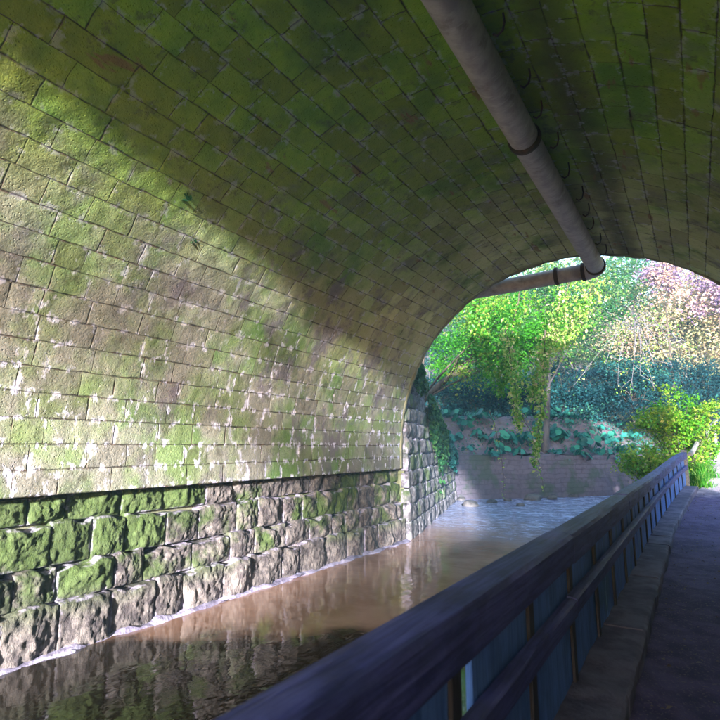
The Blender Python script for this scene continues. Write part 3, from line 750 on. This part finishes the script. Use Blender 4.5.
def hang(name, label, pts, lsize, n, mat, spread, seed, group=None, r=.02, bark='darkbark', cat='vine', ypad=0):
    """a hanging spray: stem along pts with leaves around it"""
    rg = np.random.default_rng(seed); root = empty(name, pts[0], label, cat, group)
    P = resample(np.array([tuple(p) for p in pts]), .12); P = P + np.cumsum(rg.normal(size=P.shape) * .012, axis=0)
    MB().tube([tuple(p) for p in P], [r * (1 - .8 * k / len(P)) for k in range(len(P))], 6).build('stem', M[bark], root, True)
    t = rg.uniform(0, 1, n) ** .85; i = (t * (len(P) - 1)).astype(int)
    C = P[i] + rg.normal(size=(n, 3)) * spread * (1 - .5 * t)[:, None]; C[:, 2] -= np.abs(rg.normal(size=n)) * spread * .6
    leaves_obj('leaves', C, lsize, mat, root, rg=rg, droop=1.2, up=.1)
    return root

# tree trunk on the far bank with a light crown high up
b0 = at(545, 462, 26.3)
tree('bank_tree', 'slender grey-trunked tree rooted on the far earth bank', 'tree', (b0.x, 26.3, 1.3), at(560, 300, 27), (3.6, 3.0, 2.4), 50, 9500, .135, M['lf_mid'], .18, (1.3, .7), 'bark', seed=3, nlimb=9, trunk_to=at(549, 318, 26.8), droop=.2)
# overhanging tree left of the mouth, bright green
b1 = (-12.6, 22.5, 2.8)
tree('overhanging_tree', 'bright green leafy tree leaning over the stream left of the mouth', 'tree', b1, at(490, 335, 22.5), (4.0, 2.6, 2.5), 95, 27000, .125, M['lf_bright'], .26, (.85, .7), 'darkbark', seed=5, nlimb=12, trunk_to=at(470, 360, 22.5))
# pale sprays in front of it, sun put into the leaf colour
for k, (p, q, n, sp, lab) in enumerate([
    ((600, 275), (560, 345), 420, .30, 'pale yellow-green spray drooping beside the pipe elbow'),
    ((575, 268), (530, 398), 620, .24, 'long leafy spray hanging just left of the grey trunk'),
    ((545, 330), (535, 470), 420, .13, 'trailing vine with small pale leaves reaching lowest beside the trunk'),
    ((520, 290), (500, 395), 480, .24, 'green spray hanging midway between trunk and wing wall'),
    ((470, 300), (492, 378), 380, .22, 'spray on a bare dark bough near the arch edge'),
    ((505, 330), (518, 430), 330, .16, 'thin vine dangling over the earth bank left of the trunk')]):
    Y = 19.5 - .4 * k; a, c = at(*p, Y), at(*q, Y); pts = curve(a, c, .3, .2, 8)
    hang('hanging_spray', lab, pts, .13, int(n * 2.5), M['lf_vine'] if k in (0, 1, 2, 5) else M['lf_bright'], sp, 40 + k, 'sprays hanging beyond the mouth')
for k, (p, q, lab) in enumerate([((492, 455), (503, 502), 'bare tendril with pinkish tip leaves nearest the wing wall'), ((525, 462), (545, 496), 'bare tendril with pinkish tip leaves drooping towards the riffle rocks')]):
    Y = 17.5; a, c = at(*p, Y), at(*q, Y)
    hang('vine_tendril', lab, curve(a + Vector((0, 0, 1.5)), c, .1, .2, 8), .075, 60, M['lf_vine'], .08, 60 + k, 'tendrils over the water', .012)

# dark evergreen shrubs along the bank top, shade put into their leaf colour
ev = [(440, 31, 2.6, 'dark evergreen shrub behind the wing wall end'), (478, 31.5, 2.9, 'dark evergreen shrub left of the grey trunk'), (516, 32.5, 3.0, 'dark evergreen shrub just behind the grey trunk'),
      (562, 33, 3.1, 'dark teal shrub right of the grey trunk'), (600, 35.5, 3.2, 'dark teal shrub with a shadowed hollow beneath'), (634, 34, 3.0, 'dark teal shrub under the bare grey branches'), (668, 36, 3.1, 'dark teal shrub behind the bright bush'), (706, 37, 3.2, 'dark teal shrub at the right edge above the path')]
for k, (u, Y, h, lab) in enumerate(ev):
    g = at(u, 412, Y); zt = 3.3
    tree('evergreen_shrub', lab, 'shrub', (g.x, Y, zt - .1), (g.x, Y, zt + h * .48), (2.6, 1.9, h * .80), 42, 12000, .145, M['lf_teal'], .10, (1.0, .55), 'darkbark', 'evergreen shrubs along the bank top', 70 + k, droop=.1)
# low ground ivy on the bank crest
P = []
for _ in range(5200):
    i = rng.integers(0, len(bl)); o = rng.uniform(2.4, 6.2); P.append((bl[i, 0] + nl[i, 0] * o, bl[i, 1] + nl[i, 1] * o, float(bank_h(o)) + rng.uniform(.05, .28)))
tag(leaves_obj('ground_ivy', np.array(P), .16, M['lf_teal'], None), 'dark ground ivy covering the crest of the earth bank', 'ivy', None, 'stuff')

P = []
for _ in range(95):
    i0 = rng.integers(8, len(bl) - 10); o0 = rng.uniform(.15, 2.6); m = int(rng.uniform(25, 75))
    for _k in range(m):
        i = int(np.clip(i0 + rng.normal() * 1.8, 0, len(bl) - 1)); o = o0 + rng.normal() * .22; P.append((bl[i, 0] + nl[i, 0] * o, bl[i, 1] + nl[i, 1] * o, float(bank_h(max(o, .0))) + rng.uniform(.04, .22) - (.5 * rng.uniform() if o < .0 else 0)))
tag(leaves_obj('creeping_ivy', np.array(P), .12, M['lf_butter'], None), 'patches of teal creeping ivy over the earth bank and its wall', 'ivy', None, 'stuff')

# big trees behind
big = [(500, 44, 15.0, 'lf_mid', 'tall mid green tree behind the overhanging tree', 6.0), (585, 47, 15.5, 'lf_mid', 'tall pale green tree seen right below the pipe elbow', 6.0), (640, 43, 14.5, 'lf_mid', 'tall loose green tree left of the purple one', 5.0),
       (690, 41, 10.5, 'lf_cream', 'cream-leaved autumn tree above the path', 5.5), (430, 46, 14, 'lf_teal', 'dark green tree behind the wing wall', 6.0),
       (545, 56, 19, 'lf_cream', 'farthest pale yellow tree behind the green ones', 7.0), (770, 40, 12, 'lf_cream', 'cream-leaved tree just beyond the right edge of the arch', 5.0)]
for k, (u, Y, h, lm, lab, rr) in enumerate(big):
    g = at(u, 412, Y); zb = 3.8
    tree('tall_tree', lab, 'tree', (g.x, Y, zb), (g.x, Y, zb + h * .58), (rr, rr * .7, h * .43), 100, 24000, .175, M[lm], .28, (1.7, .9), 'bark', 'tall trees behind the bank', 100 + k, droop=.08)
for k, (u, v, Y, rr, lab) in enumerate([(663, 276, 36, (1.0, .9, 1.9), 'slim tree coloured as purple haze below the arch crown'), (716, 292, 37, (1.7, 1.2, 2.0), 'tree coloured as purple haze at the right edge of the arch')]):
    c = at(u, v, Y); tree('haze_tree', lab, 'tree', (c.x, Y, 3.6), c, rr, 26, 3800, .2, M['lf_haze'], .10, (.8, .6), 'darkbark', 'trees coloured as purple haze', 140 + k, limb=False, droop=.08)
# bare grey branching tree
def bare_tree():
    base = at(668, 415, 37); base.z = 3.2
    root = empty('bare_branch_tree', base, 'nearly bare leaning tree with grey arching twigs in front of the dark shrubs', 'tree')
    top = at(632, 312, 33); tp = curve(base, top, 1.5, .3, 9); MB().tube(tp, [.055 * (1 - .5 * k / 8) for k in range(9)], 8).build('trunk', M['twig'], root, True)
    b = MB(); tips = []
    ends_ = [(560, 320), (580, 345), (592, 330), (585, 372), (605, 365), (618, 385), (640, 375), (650, 350), (668, 340), (672, 365), (690, 352), (600, 300), (640, 300), (575, 305), (655, 390), (630, 395)]
    for k, (u, v) in enumerate(ends_):
        e = at(u, v, 30 + random.uniform(-1.2, 1.2)); s = tp[random.randint(6, 8)]; c = curve(s, e, 1.0, .5, 9); b.tube(c, [.032 * (1 - .8 * i / 8) for i in range(9)], 5, False)
        for t in range(6):
            p = c[random.randint(3, 8)]; q = p + Vector((random.uniform(-.9, .9), random.uniform(-.6, .6), random.uniform(-.9, .35))); b.tube(curve(p, q, .12, .1, 5), [.014, .012, .01, .007, .004], 4, False); tips.append(q); tips.append((p + q) / 2)
    b.build('branches', M['twig'], root, True)
    T = np.array([tuple(t) for t in tips]); T = np.repeat(T, 6, 0) + rng.normal(size=(len(T) * 6, 3)) * .16
    leaves_obj('leaves', T, .12, M['lf_vine'], root)
bare_tree()

# far wood as one mass closing the view
P = []; rv = []
for k in range(420):
    a = rng.uniform(-62, 40); rr = rng.uniform(60, 95); cx_ = rr * math.sin(math.radians(a)); cy_ = rr * math.cos(math.radians(a)); cz_ = rng.uniform(2, 30) + (rr - 60) * .25; n = 46
    P.append(np.array((cx_, cy_, cz_)) + rng.normal(size=(n, 3)) * np.array([2.2, 2.2, 1.3])); rv.append(np.clip(rng.uniform(0, .7) + rng.uniform(0, .4, n), 0, 1))
tag(leaves_obj('far_wood', np.concatenate(P), 1.1, M['lf_mid'], None, rnd=np.concatenate(rv)), 'far wood closing the view behind all the trees', 'wood', None, 'stuff')

# bright bush over the fence end
def bush(name, label, c, rad, n, lsize, mat, seed, group=None, stems=14, base=None):
    rg = np.random.default_rng(seed); c = Vector(c); base = Vector(base) if base else Vector((c.x, c.y, c.z - rad[2]))
    root = empty(name, base, label, 'bush', group); b = MB(); P = []; rv = []
    for k in range(stems):
        d_ = rg.normal(size=3); d_ /= np.linalg.norm(d_); d_[2] = abs(d_[2]) * .8 - .15; e = c + Vector(d_ * np.array(rad) * rg.uniform(.65, 1.15))
        cv = curve(base + Vector((rg.uniform(-.15, .15), rg.uniform(-.15, .15), 0)), e, rad[2] * .9, .15, 10); b.tube(cv, [.016 * (1 - .7 * i / 9) for i in range(10)], 4, False)
        m = n // stems
        t = rg.uniform(.06, 1, m) ** .8 * 8.99; i = t.astype(int); A = np.array([tuple(p) for p in cv]); q = A[i] + (A[np.minimum(i + 1, 9)] - A[i]) * (t - i)[:, None]
        P.append(q + rg.normal(size=(m, 3)) * .13 * np.array([1, 1, .8])); rv.append(np.clip(rg.uniform(0, .55) + rg.uniform(0, .5, m), 0, 1))
    b.build('stems', M['darkbark'], root); leaves_obj('leaves', np.concatenate(P), lsize, mat, root, rg=rg, rnd=np.concatenate(rv), droop=.5)
    return root
cb = at(678, 412, 22.0)
bush('leafy_bush', 'large bright yellow-green bush arching over the end of the fence', (cb.x, 22.0, 2.3), (1.75, 1.3, 2.0), 9500, .11, M['lf_bush'], 201, None, 38, (cb.x, 22.0, .2))
cb = at(652, 452, 20.6)
bush('leafy_bush', 'lower green bush spilling over the stream side of the fence', (cb.x, 20.6, 1.0), (1.2, 1.0, 1.0), 5200, .10, M['lf_bush'], 202, None, 26, (cb.x, 20.8, -.3))
cb = at(700, 440, 23.0)
bush('leafy_bush', 'green bush on the path side of the pale handrail', (cb.x, 23.0, 1.5), (.8, .9, .8), 2600, .11, M['lf_bush'], 203, None, 22, (cb.x, 23.0, .7))
cb = at(645, 440, 24.5)
bush('twiggy_bush', 'pale arching brambles left of the bright bush', (cb.x, 24.5, 1.6), (1.5, .9, .9), 1200, .09, M['lf_vine'], 204, None, 24, (cb.x + .9, 24.5, .2))

def grass(name, label, c, r, n, h, seed):
    rg = np.random.default_rng(seed); V = []; Fq = []; rv = []
    for k in range(n):
        a = rg.uniform(0, 6.28); q = r * abs(rg.normal()) * .75; x, y = c[0] + q * math.cos(a), c[1] + q * math.sin(a); z = float(path_z(y)) - .03; L = h * rg.uniform(.35, 1.15) * math.exp(-(q / (r * 1.6)) ** 2); a2 = rg.uniform(0, 6.28); bend = rg.uniform(.3, 1.1) * L; w = .012
        dx, dy = math.cos(a2), math.sin(a2); i = len(V)
        V += [(x - dy * w, y + dx * w, z), (x + dy * w, y - dx * w, z), (x + dx * bend * .35 + dy * w * .8, y + dy * bend * .35 - dx * w * .8, z + L * .6), (x + dx * bend * .35 - dy * w * .8, y + dy * bend * .35 + dx * w * .8, z + L * .6), (x + dx * bend + dy * .002, y + dy * bend, z + L * .85), (x + dx * bend - dy * .002, y + dy * bend, z + L * .86)]
        Fq += [(i, i + 1, i + 2, i + 3), (i + 3, i + 2, i + 4, i + 5)]; rv += [rg.uniform()] * 6
    tag(mesh_np(name, np.array(V), np.array(Fq), M['grass'], None, False, None, {'rnd': np.array(rv)}), label, 'grass')
grass('grass_tuft', 'bright green grass tuft beside the fence end post', (fx(19.9) + .16, 19.9), .30, 520, .55, 301)
grass('grass_tuft', 'longer grass verge between handrail and path', (fx(21.6) + .16, 21.6), .34, 600, .6, 302)

# ivy on the wing wall
for k, (s0, s1, drop, n, lab) in enumerate([(.3, 2.2, 1.2, 700, 'thin ivy on the upper wing wall by the arch'), (3.2, 6.8, 2.6, 2200, 'thick ivy curtain hanging down the middle of the wing wall'), (7.2, 10.0, 1.6, 1300, 'teal ivy over the low far end of the wing wall')]):
    rg = np.random.default_rng(400 + k); s = rg.uniform(s0, s1, n); top = np.array([wing_top(v) for v in s]); mid_ = (s0 + s1) / 2
    fall = drop * np.clip(1 - np.abs(s - mid_) / (s1 - s0) * 1.4, .2, 1) * (.6 + .5 * vnoise(np.stack([s * 3, s * 0, s * 0 + k], 1)))
    z = top + .15 - fall * rg.uniform(0, 1, n) ** 1.2; o = rg.uniform(.12, .32, n)
    C = np.stack([wx + axv[0] * s + nrv[0] * o, wy + axv[1] * s + nrv[1] * o, z], 1)
    V, Fq, rv = leafquads(C, .14, n_out=np.array([nrv[0], nrv[1], 0]) * 1.6, up=.1, rg=rg, aspect=1.15)
    tag(mesh_np('ivy', V, Fq, M['lf_mid'] if k < 2 else M['lf_butter'], None, False, None, {'rnd': rv * .7}), lab, 'ivy')

# butterbur on the earth bank
def butterbur(seed, n, r):
    rg = np.random.default_rng(seed); V = []; Fs = []; rv = []
    for k in range(n):
        a = 2 * math.pi * k / n + rg.uniform(-.4, .4); q = r * rg.uniform(.25, 1.1); h = r * rg.uniform(.5, 1.2); lr = r * rg.uniform(.22, .42)
        c = np.array([q * math.cos(a), q * math.sin(a), h]); up = np.array([math.cos(a) * .8 + .1 + rg.normal() * .3, math.sin(a) * .8 - .3 + rg.normal() * .3, .65]); up /= np.linalg.norm(up)
        t = np.cross(up, [0, 0, 1.]); t /= np.linalg.norm(t); s = np.cross(up, t); m = 12; i0 = len(V); tone = rg.uniform()
        V.append(c - up * lr * .15)
        for j in range(m):
            b_ = 2 * math.pi * (j + .5) / m; rr = lr * (1 + .07 * math.sin(5 * b_ + k)) * (.55 if j == m - 1 else 1); V.append(c + (t * math.cos(b_) + s * math.sin(b_)) * rr + up * lr * .10 * math.sin(3 * b_ + k))
        Fs += [(i0, i0 + 1 + j, i0 + 1 + (j + 1) % m) for j in range(m)]; rv += [tone] * (m + 1)
        i1 = len(V); w = .012 + r * .01
        V += [np.array([w, 0, -.1]), np.array([-w, 0, -.1]), c - up * lr * .15 + [w * .6, 0, 0], c - up * lr * .15 - [w * .6, 0, 0]]
        Fs += [(i1, i1 + 1, i1 + 3), (i1, i1 + 3, i1 + 2)]; rv += [.2] * 4
    me = mesh_np('butterbur', np.array(V), np.array(Fs), M['lf_butter'], None, False, None, {'rnd': np.array(rv)})
    return me
protos = [butterbur(500 + k, n, r) for k, (n, r) in enumerate([(13, .5), (10, .42), (15, .62), (8, .34)])]
def on_bank(u, v):
    best = None
    for Y in np.arange(20, 40, .1):
        p = at(u, v, Y); dd = bank_dist(np.array([[p.x, p.y]]))[0]
        if dd > 0 and p.z <= (float(bank_h(dd)) if dd > .15 else 1.3): return p
    return None
spots = [(592, 452, 2, 'largest round-leaved plant right of the grey trunk'), (560, 440, 0, 'round-leaved plant right beside the grey trunk'), (575, 456, 1, ''), (612, 446, 0, ''), (601, 434, 3, ''), (620, 430, 1, ''), (568, 428, 3, ''), (584, 462, 0, ''), (626, 458, 2, 'pale round-leaved plant low down next to the bright bush'), (635, 440, 0, ''),
         (486, 424, 0, 'round-leaved plant highest on the bank left of the trunk'), (462, 430, 2, 'broad round-leaved plant above the wing wall end'), (478, 440, 1, ''), (505, 452, 2, ''), (495, 462, 0, ''), (520, 460, 1, ''), (512, 440, 3, ''), (530, 446, 0, ''), (450, 445, 0, ''), (470, 455, 3, ''), (455, 420, 1, ''), (606, 460, 1, ''), (640, 428, 3, ''), (555, 458, 3, ''), (540, 432, 1, ''), (615, 466, 3, '')] + [(444 + (i * 37) % 196, 420 + (i * 23) % 46, (1, 3, 3, 1, 0)[i % 5], '') for i in range(26)]
used = set()
for i, (u, v, k, lab) in enumerate(spots):
    p = on_bank(u, v)
    if p is None: continue
    if k in used: o = protos[k].copy(); COL.objects.link(o)
    else: o = protos[k]; used.add(k)
    o.location = p; o.rotation_euler = (0, 0, i * 2.1); s = random.uniform(.85, 1.2); o.scale = (s, s, s)
    tag(o, lab or 'smaller teal round-leaved plant scattered on the earth bank', 'plant', 'round-leaved plants on the bank')

# ferns in the vault joints
for k, ((u, v), lab) in enumerate([((187, 196), 'larger tiny fern sprouting from a vault joint'), ((193, 241), 'smaller tiny fern sprouting lower on the vault')]):
    X = at(u, v, 1.); dx, dz = X.x, X.z - EYE; A = dx * dx + dz * dz; B = -2 * dx * CX; Cc = CX * CX - (R - .01) ** 2; t = (-B + math.sqrt(B * B - 4 * A * Cc)) / 2 / A
    p = np.array((dx * t, t, EYE + dz * t)); rg = np.random.default_rng(k); C = p + rg.normal(size=(9, 3)) * np.array([.02, .045, .04])
    V, Fq, rv = leafquads(C, .09 if k == 0 else .06, rg=rg, droop=1., aspect=2.6); tag(mesh_np('fern', V, Fq, M['lf_mid'], None, False, None, {'rnd': rv * .4}), lab, 'fern')

# leaf litter
n = 1000; yy = rng.uniform(.5, 22, n); xx = path_l(yy) + .04 + np.abs(rng.normal(size=n)) * .75
C = np.stack([xx, yy, path_z(yy) + .035], 1); C = C[xx < path_l(yy) + 2.4]
tag(leaves_obj('leaf_litter', C, .034, M['deadleaf'], None, up=3.0), 'fallen leaves scattered over the path', 'leaves', None, 'stuff')

# added unseen tree by the near mouth: its crown filters the low sun
tree('sun_filter_tree', 'added leafy tree out of view before the near mouth, filtering the sun', 'tree', (3.6, -14, .8), (1.6, -14, 6.7), (4.6, 2.4, 2.2), 40, 2300, .16, M['lf_mid'], .22, (1.3, .8), 'bark', seed=77, trunk_to=(2.6, -14, 4.6))

# ------------------------------------------------------------------ air
hz = MB().box((-152, -122, -2.6), (152, 152, 62)).build('haze', None); tag(hz, kind='stuff')
hm = bpy.data.materials.new('haze'); hm.use_nodes = True; ht = hm.node_tree; ht.nodes.clear()
ho = ht.nodes.new('ShaderNodeOutputMaterial'); hv = ht.nodes.new('ShaderNodeVolumePrincipled'); hv.inputs['Color'].default_value = (.36, .70, 1, 1); hv.inputs['Density'].default_value = .0015; hv.inputs['Anisotropy'].default_value = 0
ht.links.new(hv.outputs[0], ho.inputs['Volume']); hz.data.materials.append(hm)

# ------------------------------------------------------------------ sun, sky, camera
dvec = Vector((-.927, 2.4, -.375)).normalized()
sun = bpy.data.lights.new('sun', 'SUN'); sun.energy = 4; sun.angle = math.radians(2.0); sun.color = (1, .975, .95)
so = bpy.data.objects.new('sun', sun); COL.objects.link(so); so.rotation_euler = dvec.to_track_quat('-Z', 'Y').to_euler()
W = bpy.data.worlds.new('World'); S.world = W; W.use_nodes = True; wt_ = W.node_tree; wt_.nodes.clear()
sk = wt_.nodes.new('ShaderNodeTexSky'); sk.sky_type = 'NISHITA'; sk.sun_disc = False
sv = -dvec; sk.sun_elevation = math.asin(sv.z); sk.sun_rotation = math.atan2(sv.x, sv.y)
bg = wt_.nodes.new('ShaderNodeBackground'); bg.inputs['Strength'].default_value = .15
wo = wt_.nodes.new('ShaderNodeOutputWorld'); wt_.links.new(sk.outputs[0], bg.inputs[0]); wt_.links.new(bg.outputs[0], wo.inputs[0])

cam = bpy.data.cameras.new('camera'); co = bpy.data.objects.new('camera', cam); COL.objects.link(co)
co.location = (0, 0, EYE); co.rotation_euler = (math.pi / 2 + PITCH, 0, YAW); cam.sensor_width = 36; cam.lens = 36 * F / 720; cam.clip_start = .05; cam.clip_end = 1500
S.camera = co; cam.dof.use_dof = True; cam.dof.focus_distance = 9.0; cam.dof.aperture_fstop = 2.8
S.view_settings.view_transform = 'Standard'; S.view_settings.look = 'None'; S.view_settings.gamma = 1; S.view_settings.use_curve_mapping = False
S.view_settings.exposure = 2.95
S.render.engine = 'CYCLES'; S.cycles.use_denoising = True; S.cycles.max_bounces = 10; S.cycles.diffuse_bounces = 6; S.cycles.glossy_bounces = 4
S.cycles.volume_bounces = 1; S.cycles.blur_glossy = 1.0; S.cycles.sample_clamp_indirect = 6
